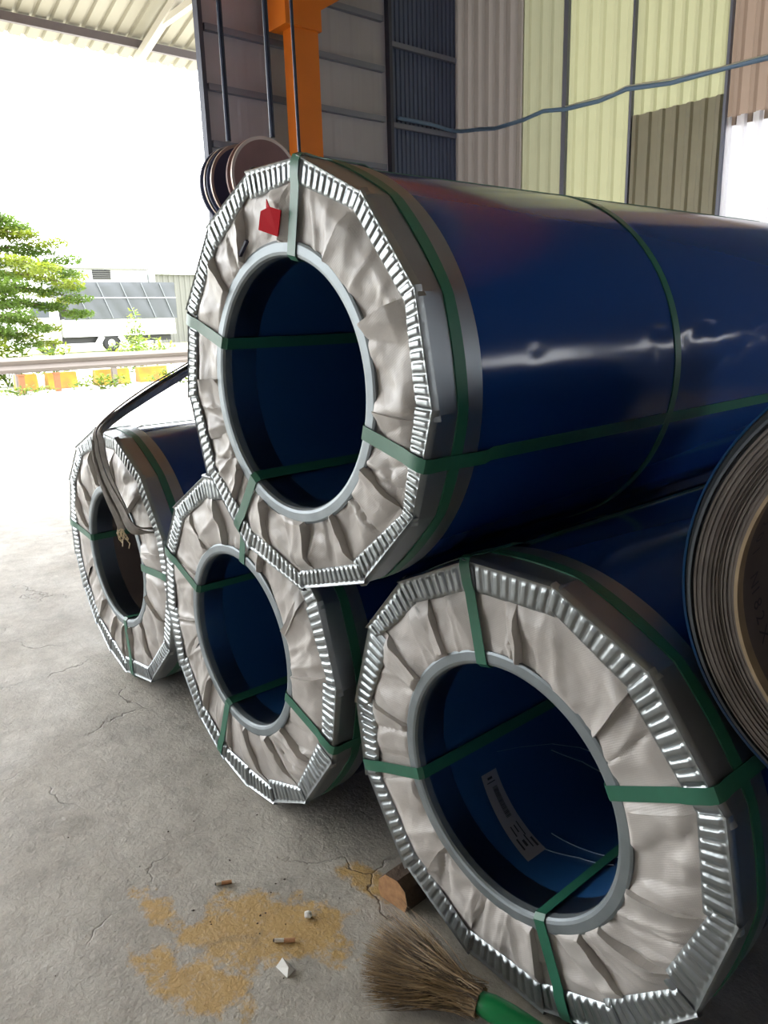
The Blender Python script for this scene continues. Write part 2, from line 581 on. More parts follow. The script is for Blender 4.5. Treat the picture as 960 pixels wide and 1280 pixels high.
# left wall: grey sheets, girts, dark corrugated bay
wall_left = tag(empty('wall_left', (XW, 0, 0)), kind='structure')
for y0, y1 in ((4.38, 5.68), (5.68, 6.98)):
    me = corrugated(y1 - y0, 6.0, 0.325, 0.004, 'wall_grey', 'wall_sheet')
    inst('wall_sheet', me, wall_left, (0, y0, 0), (0, 0, PI / 2))
me = corrugated(1.29, 6.0, 0.075, 0.02, 'door', 'dark_wall_sheet')
inst('dark_wall_sheet', me, wall_left, (-0.02, 6.98, 0), (0, 0, PI / 2))
for z in (1.3, 1.85, 2.42, 2.98, 3.53, 4.09, 4.66, 5.22):
    b = MB()
    b.box(0.006, 0.07, 4.42, 6.9, z - 0.032, z + 0.032)
    b.build('girt', 'girt', wall_left)
for z in (3.1, 4.05, 4.98):
    b = MB()
    b.box(0.0, 0.05, 7.04, 8.2, z - 0.03, z + 0.03)
    b.build('girt', 'girt', wall_left)
for y in (4.37, 7.0):
    b = MB()
    b.box(-0.02, 0.08, y - 0.025, y + 0.025, 0, 6.0)
    b.build('wall_post', 'girt_dark', wall_left)
# right wall, with an unseen doorway added for the top coil's reflection
wall_right = tag(empty('wall_right', (9.2, 0, 0)), kind='structure')
for y0, y1, z0, z1 in ((-11, -7, 0, 6.4), (-7, -3, 0, 6.4), (-3, 1, 0, 6.4), (1, 4.2, 0, 6.4), (4.2, 6.8, 3.6, 6.4), (6.8, 8.25, 0, 6.4)):
    me = corrugated(y1 - y0, z1 - z0, 0.2, 0.03, 'wall_grey', 'wall_sheet')
    inst('wall_sheet', me, wall_right, (0, y1, z0), (0, 0, -PI / 2))

wall_front = tag(empty('wall_front', (0, -11.1, 0)), kind='structure')
for i in range(17):
    x0 = -8.0 + i
    z0 = 0.0
    me = corrugated(1.0, roof_z(x0) - z0, 0.2, 0.03, 'wall_grey', 'wall_sheet', slope=roof_z(x0 + 1) - roof_z(x0))
    inst('wall_sheet', me, wall_front, (x0, 0, z0))

# roof: two slopes of ribbed sheets
SL = math.radians(16)
roof = tag(empty('roof', (0, 0, 0)), kind='structure')


def roof_mesh(length):
    prof = []
    for i in range(5):
        y = i * 0.2
        prof += [(y, 0), (y + 0.13, 0), (y + 0.15, 0.035), (y + 0.18, 0.035)]
    prof.append((1.0, 0))
    b = MB()
    k = len(prof)
    b.add([(0, y, z) for y, z in prof] + [(length, y, z) for y, z in prof], [(i, i + k, i + 1 + k, i + 1) for i in range(k - 1)])
    return b.mesh('roof_sheet', 'roof')


EAVE_X, EAVE_Z = -11.0, 5.2
RIDGE_X = 0.5
len_l = (RIDGE_X - EAVE_X) / math.cos(SL)
ridge_z = EAVE_Z + (RIDGE_X - EAVE_X) * math.tan(SL)
mesh_l = roof_mesh(len_l)
for i in range(20):
    o = inst('roof_sheet', mesh_l, roof, (EAVE_X - random.uniform(0, .03), -11.4 + i * 1.0, EAVE_Z), (0, -SL, 0))
len_r = (10.2 - RIDGE_X) / math.cos(SL)
mesh_r = roof_mesh(len_r)
for i in range(20):
    inst('roof_sheet', mesh_r, roof, (RIDGE_X, -11.4 + i * 1.0, ridge_z), (0, SL, 0))


for x in (-10.58, -9.2, -7.9, -6.4, -4.6, -2.8, -1.0):
    b = MB()
    z = roof_z(x) - 0.012
    b.box(x - 0.03, x + 0.03, -11.2, 8.4, z - 0.11, z - 0.01)
    b.build('purlin', 'purlin', roof)
for y in (-7.3, -1.2, 4.93):
    b = MB()
    b.bar((-10.72, y, roof_z(-10.72) - 0.18), (0.4, y, roof_z(0.4) - 0.18), 0.1, 0.1)
    b.build('rafter', 'truss', roof)
    b = MB()
    b.bar((-10.02, y + .02, 5.33), (0.4, y + .02, 5.33 + .05), 0.08, 0.08)
    b.build('tie_beam', 'truss', roof)

# ------------------------------------------------------------------ orange crane column with runway beam
crane = empty('crane_column', (-7.6, 5.4, 0), 0, 'orange steel crane column with knee brace against the grey wall', 'column')
b = MB()
b.box(-0.1, 0.1, -0.155, 0.17, 0, 4.75)
b.build('shaft', 'orange', crane)
b = MB()
b.box(-0.2, 0.13, -0.27, 0.2, 4.7, 5.32)
b.build('bracket', 'orange', crane)
b = MB()
b.bar((0.06, 0.1, 4.92), (0.06, 0.85, 5.36), 0.1, 0.12)
b.build('knee_brace', 'orange', crane)
b = MB()
b.box(-0.12, 0.12, -12, 0.9, 5.32, 5.36)
b.box(-0.012, 0.012, -12, 0.9, 5.36, 5.76)
b.box(-0.12, 0.12, -12, 0.9, 5.76, 5.8)
b.build('runway_beam', 'orange', crane)

for y, z0, z1, lb in ((5.95, 5.42, 5.98, 'unseen orange crane girder added for its reflection on the top coil'), (2.8, 5.75, 6.12, 'orange crane bridge girder carrying the hoist ropes')):  # first girder is unseen, added so its orange reflects in the top coil
    o = empty('crane_bridge', (0, y, z0), 0, lb, 'crane', 'overhead crane bridges')
    for dy in (-.18, .18):
        b = MB()
        b.box(-7.4, 8.6, dy - .09, dy + .09, 0, z1 - z0)
        b.build('girder', 'orange', o)

# ------------------------------------------------------------------ hook block and ropes
hook = empty('hook_block', (-4.4, 2.78, 1.70), 0, 'crane hook block with red oxide and dark blue sheaves behind the top coil', 'hook block')


def sheave(x, r, face, name):
    b = MB()
    prof = [(0.03, 0.0), (r * .8, 0.0), (r * .86, -.004), (r, -0.006), (r, 0.012), (r * .9, 0.03), (r, 0.05), (r, 0.066), (r * .8, 0.06), (0.03, 0.06)]
    b.lathe(prof, 56, closed=True)
    o = b.build(name, face, hook, True, 30)
    o.rotation_euler = (0, 0, PI / 2)
    o.location = (x, 0, 0.81)
    b = MB()
    b.lathe([(r * .93, -0.007), (r + .002, -0.009), (r + .002, 0.004), (r * .99, .006)], 56, closed=True)
    q = b.build('sheave_rim', 'sheave_rim', o, True, 30)
    return o


sheave(0.04, 0.245, 'sheave_red', 'sheave')
sheave(-0.22, 0.245, 'sheave_blue', 'sheave')
sheave(-0.30, 0.25, 'sheave_blue', 'side_plate')
b = MB()
b.tube([(0.06, 0, 0.81), (-0.38, 0, 0.81)], 0.03, 12)
b.build('axle', 'hook', hook, True, 40)
b = MB()
b.box(-0.19, -0.03, -0.07, 0.07, 0.28, 0.74)
b.build('yoke', 'hook', hook)
b = MB()
pts = [(-0.11, 0, 0.3), (-0.11, 0, 0.2)]
for k in range(9):
    a = math.radians(90 - k * 30)
    pts.append((-0.11, 0.09 * math.cos(a), 0.09 + 0.09 * math.sin(a)))
b.tube(pts, [0.03, 0.03] + [0.032] * 6 + [0.026, 0.018, 0.01], 10)
b.build('hook', 'hook', hook, True, 40)


def rope(name, pts, r, label):
    b = MB()
    b.tube(pts, r, 8)
    return tag(b.build(name, 'rope', None, True, 40), label, 'rope', 'crane ropes')


rope('wire_rope', [(-4.68, 2.72, 2.78), (-4.68, 2.72, 5.745)], 0.017, 'left dark wire rope rising from the dark blue sheave')
rope('wire_rope', [(-4.44, 2.90, 2.78), (-4.44, 2.90, 5.745)], 0.017, 'middle dark wire rope rising from the red oxide sheave')
rope('wire_rope', [(-5.2, 3.64, 1.9), (-5.2, 3.61, 6.7)], 0.013, 'thin dark rope hanging in front of the orange column')

# ------------------------------------------------------------------ wall cable
b = MB()
cpts = [(-7.93, 7.1, 4.13), (-7.93, 7.7, 4.13), (-7.93, 8.05, 4.10), (-7.86, 8.19, 4.09), (-7.5, 8.19, 4.05), (-7.236, 8.19, 4.01), (-6.771, 8.19, 4.022), (-6.458, 8.19, 4.06),
        (-6.1, 8.16, 4.004), (-5.655, 8.18, 4.0), (-5.45, 8.17, 4.02), (-5.293, 8.17, 4.043), (-4.762, 8.18, 3.987), (-4.156, 8.18, 3.989), (-3.762, 8.18, 3.979), (-2.0, 8.18, 3.98), (2, 8.18, 4.0)]
b.tube(cpts, 0.025, 8)
cable = tag(empty('wall_cable', (-7.9, 8.2, 4.1)), 'blue grey cable bundle strung along the pale corrugated wall', 'cable')
q = b.build('conduit', 'cable', cable, True)
q.matrix_parent_inverse = Matrix.Translation((7.9, -8.2, -4.1))
b = MB()
b.tube([(p_[0], p_[1] - .02, p_[2] + .024 + .012 * math.sin(i * 2.1)) for i, p_ in enumerate(cpts[8:])], 0.008, 6)
q = b.build('thin_wire', 'cable2', cable, True)
q.matrix_parent_inverse = Matrix.Translation((7.9, -8.2, -4.1))


# ------------------------------------------------------------------ steel coils
R0 = 0.305


def norm(a):
    return a % 360.0


class Coil:
    def __init__(s, label, X, Y, Z, R, yaw, L, verts, seams, straps, gw, seed, band=0.13, girth=(), name='steel_coil', bore_m='bore', flip=(30, 200), dents=()):
        s.rng = random.Random(seed)
        s.R, s.L, s.gw, s.band, s.straps, s.bore_m, s.flip, s.dents = R, L, gw, band, straps, bore_m, flip, dents
        s.root = empty(name, (X, Y, Z - R), yaw, label, 'steel coil', 'wrapped blue steel coils in the stack')
        s.vs = sorted(norm(a) for a in verts)
        s.c = Vector((0, 0, R))
        s.body()
        s.ring()
        s.guards()
        s.wraps(seams)
        for th in straps:
            s.strap(th)
        for y in girth:
            s.girth(y)

    def put(s, mb, name, mats, smooth=True, angle=35, parent=None):
        o = mb.build(name, mats, parent or s.root, smooth, angle)
        if parent is None:
            o.location = s.c
        return o

    def rad(s, th, y=0.0):
        """outer radius of the guard: straight chords at the face, round at the back of the band"""
        th = norm(th)
        vs_ = s.vs
        n = len(vs_)
        R = s.R + 0.004
        for i in range(n):
            a0 = vs_[i]
            a1 = vs_[(i + 1) % n] + (360 if i == n - 1 else 0)
            t = th if th >= a0 else th + 360
            if a0 <= t <= a1:
                mid, half = (a0 + a1) / 2, (a1 - a0) / 2
                rc = R * math.cos(math.radians(half)) / math.cos(math.radians(t - mid))
                break
        else:
            rc = R
        k = min(1, max(0, y / s.band))
        return rc * (1 - k) + (s.R - 0.001) * k

    def body(s):
        b = MB()
        Rb = s.R - 0.008
        b.lathe([(Rb - .05, 0.03), (s.R * .962, 0.03), (s.R * .962, s.band * .9), (Rb, s.band - .002), (Rb, s.L * .25), (Rb, s.L * .5), (Rb, s.L * .75), (Rb, s.L), (R0 + .004, s.L)], 128)
        b.lathe([(Rb - .05, 0.03), (R0 + .004, 0.03)], 128)
        if s.dents:
            cs = []
            rg = random.Random(77)
            for th_, y_, an, ln, am in s.dents:
                cs.append((math.radians(th_) * s.R, y_, math.cos(an), math.sin(an), ln, am))

            def fb(u, v):
                th = -PI + 2 * PI * u
                yy = s.band + (s.L - s.band) * v
                dr = 0
                for ct, cy, dx, dy, ln, am in cs:
                    p_, q_ = (yy - cy), (th * s.R - ct)
                    along, acr = p_ * dx + q_ * dy, -p_ * dy + q_ * dx
                    acr += .012 * math.sin(along * 40)
                    dr += am * math.exp(-(along / ln) ** 2) * math.exp(-abs(acr) / .018)
                return ((Rb - dr) * math.cos(th), yy, (Rb - dr) * math.sin(th))
            b = MB()
            b.lathe([(Rb - .05, 0.03), (s.R * .962, 0.03), (s.R * .962, s.band * .9), (Rb, s.band)], 128)
            b.grid(fb, 300, 110)
            b.lathe([(Rb, s.L), (R0 + .004, s.L)], 128)
            b.lathe([(Rb - .05, 0.03), (R0 + .004, 0.03)], 128)
        s.put(b, 'body', 'blue')
        b = MB()
        b.lathe([(R0 + 0.002, 0.03), (R0 + 0.002, s.L * .5), (R0 + 0.002, s.L)], 96)
        s.put(b, 'bore', s.bore_m)

    def ring(s):
        b = MB()
        r = R0
        b.lathe([(r + .034, -0.004), (r + .036, -0.014), (r + .030, -0.0165), (r + .010, -0.0165), (r + .003, -0.014), (r - .001, -0.008), (r - .001, 0.012), (r + .001, 0.012)], 112)
        s.put(b, 'core_ring', 'galv_ring', True, 14)
        b = MB()
        b.lathe([(r + .0005, .010), (r + .0005, .09), (r + .002, .09)], 112)
        s.put(b, 'bore_sleeve', 'sleeve')

    def guards(s):
        n = len(s.vs)
        for i in range(n):
            a0 = s.vs[i]
            a1 = s.vs[(i + 1) % n] + (360 if i == n - 1 else 0)
            R = s.R + 0.004
            P0 = Vector((math.cos(math.radians(a0)), math.sin(math.radians(a0)))) * R
            P1 = Vector((math.cos(math.radians(a1)), math.sin(math.radians(a1)))) * R
            half = math.radians((a1 - a0) / 2)
            gw = s.gw * s.rng.uniform(0.92, 1.08)
            ki = 1 - gw / (R * math.cos(half))
            tilt = s.rng.uniform(-.03, .03)
            Q0, Q1 = P0 * (ki + tilt), P1 * (ki - tilt)
            length = (P1 - P0).length
            nr = max(4, round(length / (s.rng.uniform(0.95, 1.05) * (0.0205 if s.R < .53 else 0.024))))
            lift0, lift1 = (0.0, 0.0045)
            amp = s.rng.uniform(0.0045, 0.0062)
            skew = s.rng.uniform(-.25, .25)
            wob = [s.rng.uniform(.65, 1.0) for _ in range(nr + 1)]
            ov = 0.012 / length

            def fn(u, t):
                uu = -ov + u * (1 + 2 * ov)
                Pi, Po = Q0.lerp(Q1, uu), P0.lerp(P1, uu)
                p2 = Pi.lerp(Po, min(1, t / .93))
                x = min(.9999, max(0, u + skew * (t - .5) * .3 / nr)) * nr
                fr = x - int(x)
                q_ = min(1, max(0, (0.40 - abs(fr - .5)) / .17))
                sh = q_ * q_ * (3 - 2 * q_)
                env = min(1, max(0, (t - .04) / .09)) * min(1, max(0, (.84 - t) / .16))
                rim = min(1, max(0, (t - .80) / .07))
                y = -0.012 - amp * max(wob[int(x)] * sh * env, rim) - (lift0 + (lift1 - lift0) * u)
                if t < 0.02:
                    y += 0.003
                if t > .93:
                    y += (t - .93) / .07 * 0.018
                    p2 = p2 * (1 + .004 * (t - .93) / .07)
                return (p2.x, y, p2.y)
            b = MB()
            b.grid(fn, nr * 9, 18)
            s.put(b, 'edge_guard', 'galv', True, 50)
        # side band of the guards
        b = MB()
        angs = sorted(set([k * 2.5 for k in range(144)] + list(s.vs)))
        ys = [-0.003, 0.012, 0.045, 0.09, s.band, s.band + .001]
        m_ = len(ys)
        for a in angs:
            for j, y in enumerate(ys):
                r = s.rad(a, y) - (0.006 if j == m_ - 1 else 0)
                b.v.append((r * math.cos(math.radians(a)), y, r * math.sin(math.radians(a))))
        na = len(angs)
        for k in range(na):
            for j in range(m_ - 1):
                b.f.append((k * m_ + j, k * m_ + j + 1, ((k + 1) % na) * m_ + j + 1, ((k + 1) % na) * m_ + j))
                b.mi.append(0)
        s.put(b, 'guard_band', 'galv_band', True, 14)

    def wraps(s, seams):
        seams = sorted(((norm(a), b2) for a, b2 in seams), key=lambda q: q[0])
        n = len(seams)
        for i in range(n):
            i0, o0 = seams[i]
            i1, o1 = seams[(i + 1) % n]
            if i == n - 1:
                i1 += 360
            while o0 - i0 > 180:
                o0 -= 360
            while o0 - i0 < -180:
                o0 += 360
            while o1 - i1 > 180:
                o1 -= 360
            while o1 - i1 < -180:
                o1 += 360
            rng = s.rng
            span = math.radians(i1 - i0)
            flip = s.flip[0] < norm((i0 + i1) / 2) < s.flip[1]
            creases = []
            for _ in range(rng.randint(3, 6)):
                cx, cy = rng.uniform(0.05, .95), rng.uniform(0, 1)
                an = rng.gauss(PI / 2, 0.55)
                creases.append((cx, cy, math.cos(an), math.sin(an), rng.uniform(.008, .022) * rng.choice((1, 1, -1)), rng.uniform(.025, .10)))
            ph = Vector((rng.uniform(0, 99), rng.uniform(0, 99), 0))
            r_in = R0 + 0.02

            def fn(u, t, lo=False):
                uu = -0.02 + u * 1.07
                if flip:
                    uu = 1 - uu
                ai = math.radians(i0 + (i1 - i0) * uu)
                ao = math.radians(o0 + (o1 - o0) * uu)
                a = ai + (ao - ai) * t
                r_out = s.R - s.gw * .55
                chord = s.rad(math.degrees(a)) - s.R
                r = r_in + (r_out + chord - r_in) * t
                h = 0.006 + 0.013 * u ** 3
                for cx, cy, dx, dy, am, wd in creases:
                    d_ = abs((u - cx) * dy - (t - cy) * dx * .6)
                    h += am * math.exp(-d_ / wd) * (0.35 + 0.65 * t if am > 0 else 1)
                h += 0.018 * noise.noise(Vector((u * span * 4, t * 1.6, 0)) + ph)
                h += 0.005 * noise.noise(Vector((u * span * 12, t * 5, 3)) + ph)
                e = min(1, max(0, (.86 - t) / .2)) * min(1, t / .14 + .25)
                da = min(abs((math.degrees(a) - th_ + 180) % 360 - 180) for th_ in s.straps)
                top = 0.0165 + 0.022 * min(1, max(0, (da - 3.0) / 5.0))
                h = 0.0025 + 0.004 * u + max(0, h) * (0.12 + 0.88 * e)
                h = top * (1 - math.exp(-h / top * 1.35)) if h > 0 else h
                h += 0.009 * max(0, (u - .55) / .45) ** 3 * e
                h = min(h, top)
                if t > .74:
                    h = min(h, .0085 + .028 * max(0, (.84 - t) / .10))
                if t < .1:
                    h = min(h, .0115 + .02 * max(0, (t - .06) / .04))
                return (r * math.cos(a), -h, r * math.sin(a))
            b = MB()
            b.grid(fn, 34, 28)
            # folded-under hem along the lifted edge gives the seam its depth
            b.grid(lambda u, t: (lambda q: (q[0], q[1] * (1 - u) + 0.004 * u, q[2]))(fn(1, t)), 1, 20)
            s.put(b, 'wrapping_panel', 'wrap', True, 60)

    def strap(s, th):
        w = 0.032
        a = math.radians(th)
        e = Vector((math.cos(a), 0, math.sin(a)))
        tn = Vector((-math.sin(a), 0, math.cos(a)))
        Y = Vector((0, 1, 0))
        rc = s.rad(th)
        path = [(R0 - .006, min(s.L - .05, 1.0), -e), (R0 - .006, .5, -e), (R0 - .006, .05, -e), (R0 - .006, -.008, -e), (R0 + .004, -.0185, -Y),
                (R0 + .033, -.0185, -Y), (R0 + .06, -.0185, -Y), (rc - s.gw - .01, -.0185, -Y), (rc - s.gw + .012, -.0228, -Y), (rc - .01, -.0228, -Y), (rc + .003, -.017, (e - Y).normalized()), (rc + .007, -.004, e)]
        for y in (.03, .08, s.band, s.band + .03):
            path.append((s.rad(th, y) + .003, y, e))
        path.append((s.R - .0075, s.band + .06, e))
        path.append((s.R - .0075, s.L - .01, e))
        b = MB()
        pts = [e * p_[0] + Y * p_[1] for p_ in path]
        b.ribbon(pts, [tn] * len(pts), [p_[2] for p_ in path], w, 0.0014)
        o = s.put(b, 'strap', 'strap', True, 40)
        return o

    def girth(s, y, w=0.03):
        b = MB()
        na = 144
        base = 0
        prof = []
        for k in range(na):
            a = k * 360 / na
            f = (lambda yy: s.rad(a, yy) + .001) if y < s.band else (lambda yy: s.R - .0078)
            c_, n_ = math.cos(math.radians(a)), math.sin(math.radians(a))
            for yy, dr in ((y - w / 2, -.002), (y - w / 2, .0025), (y + w / 2, .0025), (y + w / 2, -.002)):
                r = f(yy) + dr
                b.v.append((r * c_, yy, r * n_))
        for k in range(na):
            for j in range(3):
                b.f.append((k * 4 + j, k * 4 + j + 1, ((k + 1) % na) * 4 + j + 1, ((k + 1) % na) * 4 + j))
                b.mi.append(0)
        return s.put(b, 'girth_strap', 'strap', True, 40)


D = Coil('blue steel coil on top of the stack, red tag on its wrapped end', -1.582, 1.043, 1.484, 0.515, 0.007, 2.25,
         [77.3, 101.4, 127.8, 156.4, 184.7, 211.5, 242.3, 271.9, 302.2, 330.3, 356.5, 23.4, 50.9],
         [(54, 52), (24, 23), (353, 353), (330, 328), (299, 300), (277, 277), (244, 253), (223, 227), (205, 201), (180, 181), (138, 136), (118, 110), (84, 82)],
         [78.5, 160, 235, 344.5], 0.05, 3, 0.13, (0.068, 0.93), flip=(95, 200),
         dents=[(13, 1.12, .15, .12, .004), (4, 1.02, -.5, .07, .004), (2, 1.25, .25, .15, .005), (16, 1.5, .1, .2, .004), (8, 1.55, -.2, .12, .004), (-4, 1.1, .9, .05, .003), (12, .85, .3, .06, .003), (5, .8, -.7, .04, .0025), (9, .32, 1.2, .02, .002), (20, 1.9, -.3, .15, .005)])
C = Coil('blue steel coil nearest the camera, white label inside its bore', -1.027, 1.223, 0.555, 0.555, 0.001, 2.6,
         [102, 76, 49.8, 20.6, 358.8, 332.6, 308.1, 283, 257.4, 229.5, 200.8, 177.7, 150.7, 128.6],
         [(84, 88), (47, 53), (21, 23), (347, 356), (322, 337), (310, 314), (285, 283), (259, 256), (235, 237), (202, 205), (177, 176), (148, 149), (124, 123), (103, 106)],
         [102.5, 198.4, 291.8, 25.8], 0.068, 5, 0.14, (0.075,), flip=(30, 262))
B = Coil('blue steel coil on the floor between the nearest and farthest coils', -2.187, 1.181, 0.578, 0.578, -0.011, 3.4,
         [104.5, 135.3, 160.2, 184, 207.3, 230, 250, 268, 286, 309.1, 336.4, 2.4, 28, 54, 80],
         [(21, 36), (356, 4), (315, 326), (294, 307), (267, 286), (246, 254), (222, 232), (198, 212), (185, 189), (150, 163), (95, 105), (60, 66), (122, 130)],
         [158, 247.8, 342, 76], 0.07, 8, 0.13, (0.068,))
A = Coil('blue steel coil farthest left on the floor, grey sling through its bore', -3.394, 1.227, 0.599, 0.599, -0.008, 1.3,
         [97.7, 126.6, 150, 172.8, 190, 207.6, 228, 246, 266, 296.3, 328.5, 352, 18, 46, 72],
         [(169, 156), (196, 208), (230, 230), (252, 247), (270, 262), (282, 274), (307, 302), (341, 336), (15, 11), (50, 44), (80, 78), (110, 112), (140, 138)],
         [174, 275, 4, 92], 0.07, 12, 0.13, (0.068,), bore_m='core_paper')

# seal on the middle girth strap of the top coil
b = MB()
a0 = math.radians(63)
for k in range(2):
    r0_, r1_ = D.R - .006, D.R + .001
b.grid(lambda u, t: ((D.R - .004) * math.cos(a0 + (u - .5) * .05), 0.93 + (t - .5) * .036, (D.R - .004) * math.sin(a0 + (u - .5) * .05)), 4, 2)
D.put(b, 'strap_seal', 'seal')

# red tag and pen mark on the top coil's wrapping
b = MB()
tagv = [(x * 1.2 + .012, .385 + (z - .39) * 1.2) for x, z in [(-0.012, 0.428), (0.002, 0.412), (0.034, 0.402), (0.016, 0.357), (-0.044, 0.375), (-0.030, 0.408), (-0.018, 0.410)]]
vv = [(x, -0.036 - .004 * math.sin(i * 1.7), z) for i, (x, z) in enumerate(tagv)] + [(x, -0.0335 - .004 * math.sin(i * 1.7), z) for i, (x, z) in enumerate(tagv)]
nn = len(tagv)
b.add(vv, [tuple(range(nn)), tuple(reversed(range(nn, 2 * nn)))] + [(i, (i + 1) % nn, nn + (i + 1) % nn, nn + i) for i in range(nn)])
o = D.put(b, 'red_tag', 'red', False)
o['label'] = 'torn red paper tag'
b = MB()
b.bar((-0.114, -0.026, 0.350), (-0.152, -0.026, 0.318), 0.007, 0.008, (0, 1, 0))
o = D.put(b, 'pen_mark', 'ink', False)


# label, sheet edges inside the nearest coil's bore
def bore_pt(th, y, r=R0 - .001):
    return (r * math.cos(math.radians(th)), y, r * math.sin(math.radians(th)))


def lab(u, v, r=R0 - .0015):
    th = 215.0 + 48 * u
    y0 = 0.181 + (0.130 - 0.181) * u
    y1 = 0.243 + (0.205 - 0.243) * u
    return bore_pt(th, y0 + (y1 - y0) * v, r)


b = MB()
b.grid(lambda u, v: lab(u, v), 16, 2)
lbl = C.put(b, 'paper_label', 'paper')
lbl['label'] = 'white paper label with barcode stuck inside the bore'
b = MB()
u = 0.16
rng = random.Random(2)
while u < 0.5:
    w_ = rng.choice((.004, .006, .010))
    b.grid(lambda a, v: lab(u + w_ * a, .42 + .28 * v, R0 - .0022), 1, 1)
    u += w_ + rng.choice((.003, .005))
tag(b.build('barcode', 'barcode', lbl), kind='stuff')
b = MB()
for (ua, ub, va, vb) in ((.05, .075, .3, .6), (.1, .11, .2, .7), (.6, .72, .3, .36), (.6, .69, .5, .56), (.58, .75, .7, .75), (.74, .88, .2, .28), (.78, .86, .4, .52), (.74, .9, .62, .68), (.8, .92, .8, .9)):
    b.grid(lambda a, v: lab(ua + (ub - ua) * a, va + (vb - va) * v, R0 - .0022), 3, 1)
tag(b.build('print', 'barcode', lbl), kind='stuff')


def sheet_edge(keys, w=.004, r=R0 - .004):
    b = MB()
    pts = []
    for i in range(len(keys) - 1):
        for k in range(8):
            t = k / 8
            pts.append((keys[i][0] + (keys[i + 1][0] - keys[i][0]) * t, keys[i][1] + (keys[i + 1][1] - keys[i][1]) * t))
    pts.append(keys[-1])
    for th, y in pts:
        b.v += [bore_pt(th, y, r), bore_pt(th, y + w, r), bore_pt(th, y + w, R0 + .001), bore_pt(th, y, R0 + .001)]
    for i in range(len(pts) - 1):
        for k in range(3):
            b.f.append((i * 4 + k, i * 4 + k + 1, i * 4 + 5 + k, i * 4 + 4 + k))
            b.mi.append(0)
    C.put(b, 'sheet_edge', 'edge')


sheet_edge([(208, .27), (212, .36), (219.4, .486), (229, .58), (240, .643), (252, .67)], .0018, R0 - .003)
sheet_edge([(222, .47), (236, .55), (251, .595), (262, .61)], .0018, R0 - .003)
sheet_edge([(262, .20), (278, .24), (297, .25)], .0008, R0 - .002)
sheet_edge([(258, .262), (276, .278), (298, .29)], .0008, R0 - .002)

# ------------------------------------------------------------------ unwrapped coil at the right
TXT_TH, TXT_Y = 164, 0.06


def bare_coil(loc, rz, E_R, E_r, label, seed, L=1.0, text=None):
    E = empty('bare_coil', loc, rz, label, 'steel coil', 'unwrapped coils at the right')
    cE = Vector((0, 0, E_R))
    rng = random.Random(seed)
    prof = []
    r = E_r + .004
    while r < E_R - .03:
        st = rng.choice((.0015, .002, .003, .0045))
        y = -0.016 + 0.005 * math.sin(r * 90) + rng.uniform(-.003, .003)
        prof += [(r, y), (r + st * .8, y)]
        r += st

    def part(nm, m, profs, sharp=20):
        b = MB()
        b.lathe(profs, 160)
        o = b.build(nm, m, E, True, sharp)
        o.location = cE
        return o
    part('layered_edge', 'layers', [(E_r, .2)] + prof + [(r, 0.2)])
    part('outer_laps', 'layers_outer', [(E_R - .028, .2), (E_R - .028, .002), (E_R - .022, .002), (E_R - .022, -.014), (E_R - .017, -.014), (E_R - .016, .006), (E_R - .009, .002), (E_R - .009, .014), (E_R - .004, .014), (E_R - .004, .2)])
    part('body', 'blue_lap', [(E_R - .004, 0.008), (E_R, 0.006), (E_R, L / 2), (E_R, L), (E_r, L)], 35)
    core = part('core', 'core_paper', [(E_r, -.005), (E_r - .002, 0.4), (E_r - .002, L)], 35)
    part('core_rim', 'core_rim', [(E_r + .004, -.012), (E_r + .003, -.024), (E_r - .003, -.024), (E_r - .004, -.015), (E_r - .004, .008), (E_r - .002, .008)], 35)
    if text:
        tx0 = 0.0
        for chx in text:
            if chx != ' ':
                cu = bpy.data.curves.new('letter', 'FONT')
                cu.body = chx
                cu.size = 0.075
                cu.resolution_u = 2
                tmp = bpy.data.objects.new('letter', cu)
                col.objects.link(tmp)
                dg = bpy.context.evaluated_depsgraph_get()
                me = bpy.data.meshes.new_from_object(tmp.evaluated_get(dg))
                bpy.data.objects.remove(tmp)
                for v_ in me.vertices:
                    tx, ty = v_.co.x * 0.5 + tx0, v_.co.y
                    th = math.radians(TXT_TH) + tx / E_r
                    v_.co = Vector(((E_r - .0035) * math.cos(th), TXT_Y + ty - .01 * math.sin(tx * 25), (E_r - .0035) * math.sin(th)))
                me.materials.clear()
                me.materials.append(M['marker'])
                inst('letter', me, core)
            tx0 += 0.0275
    return E


bare_coil((-0.230, 1.368, 1.172 - 0.449), 0.167, 0.449, 0.345, 'bare coil with grey layered edge and marker writing inside its core, right edge', 4, 1.0, '201 N182X')
bare_coil((0.556, 1.45, 0), 0.167, 0.55, 0.345, 'bare coil standing on the floor beneath the bare coil with marker writing', 6, 1.2)

# ------------------------------------------------------------------ sling through the far coil
sl = empty('lifting_sling', (-3.2, 1.17, 0), 0, 'worn grey webbing sling running from the hook into the farthest coil', 'sling')


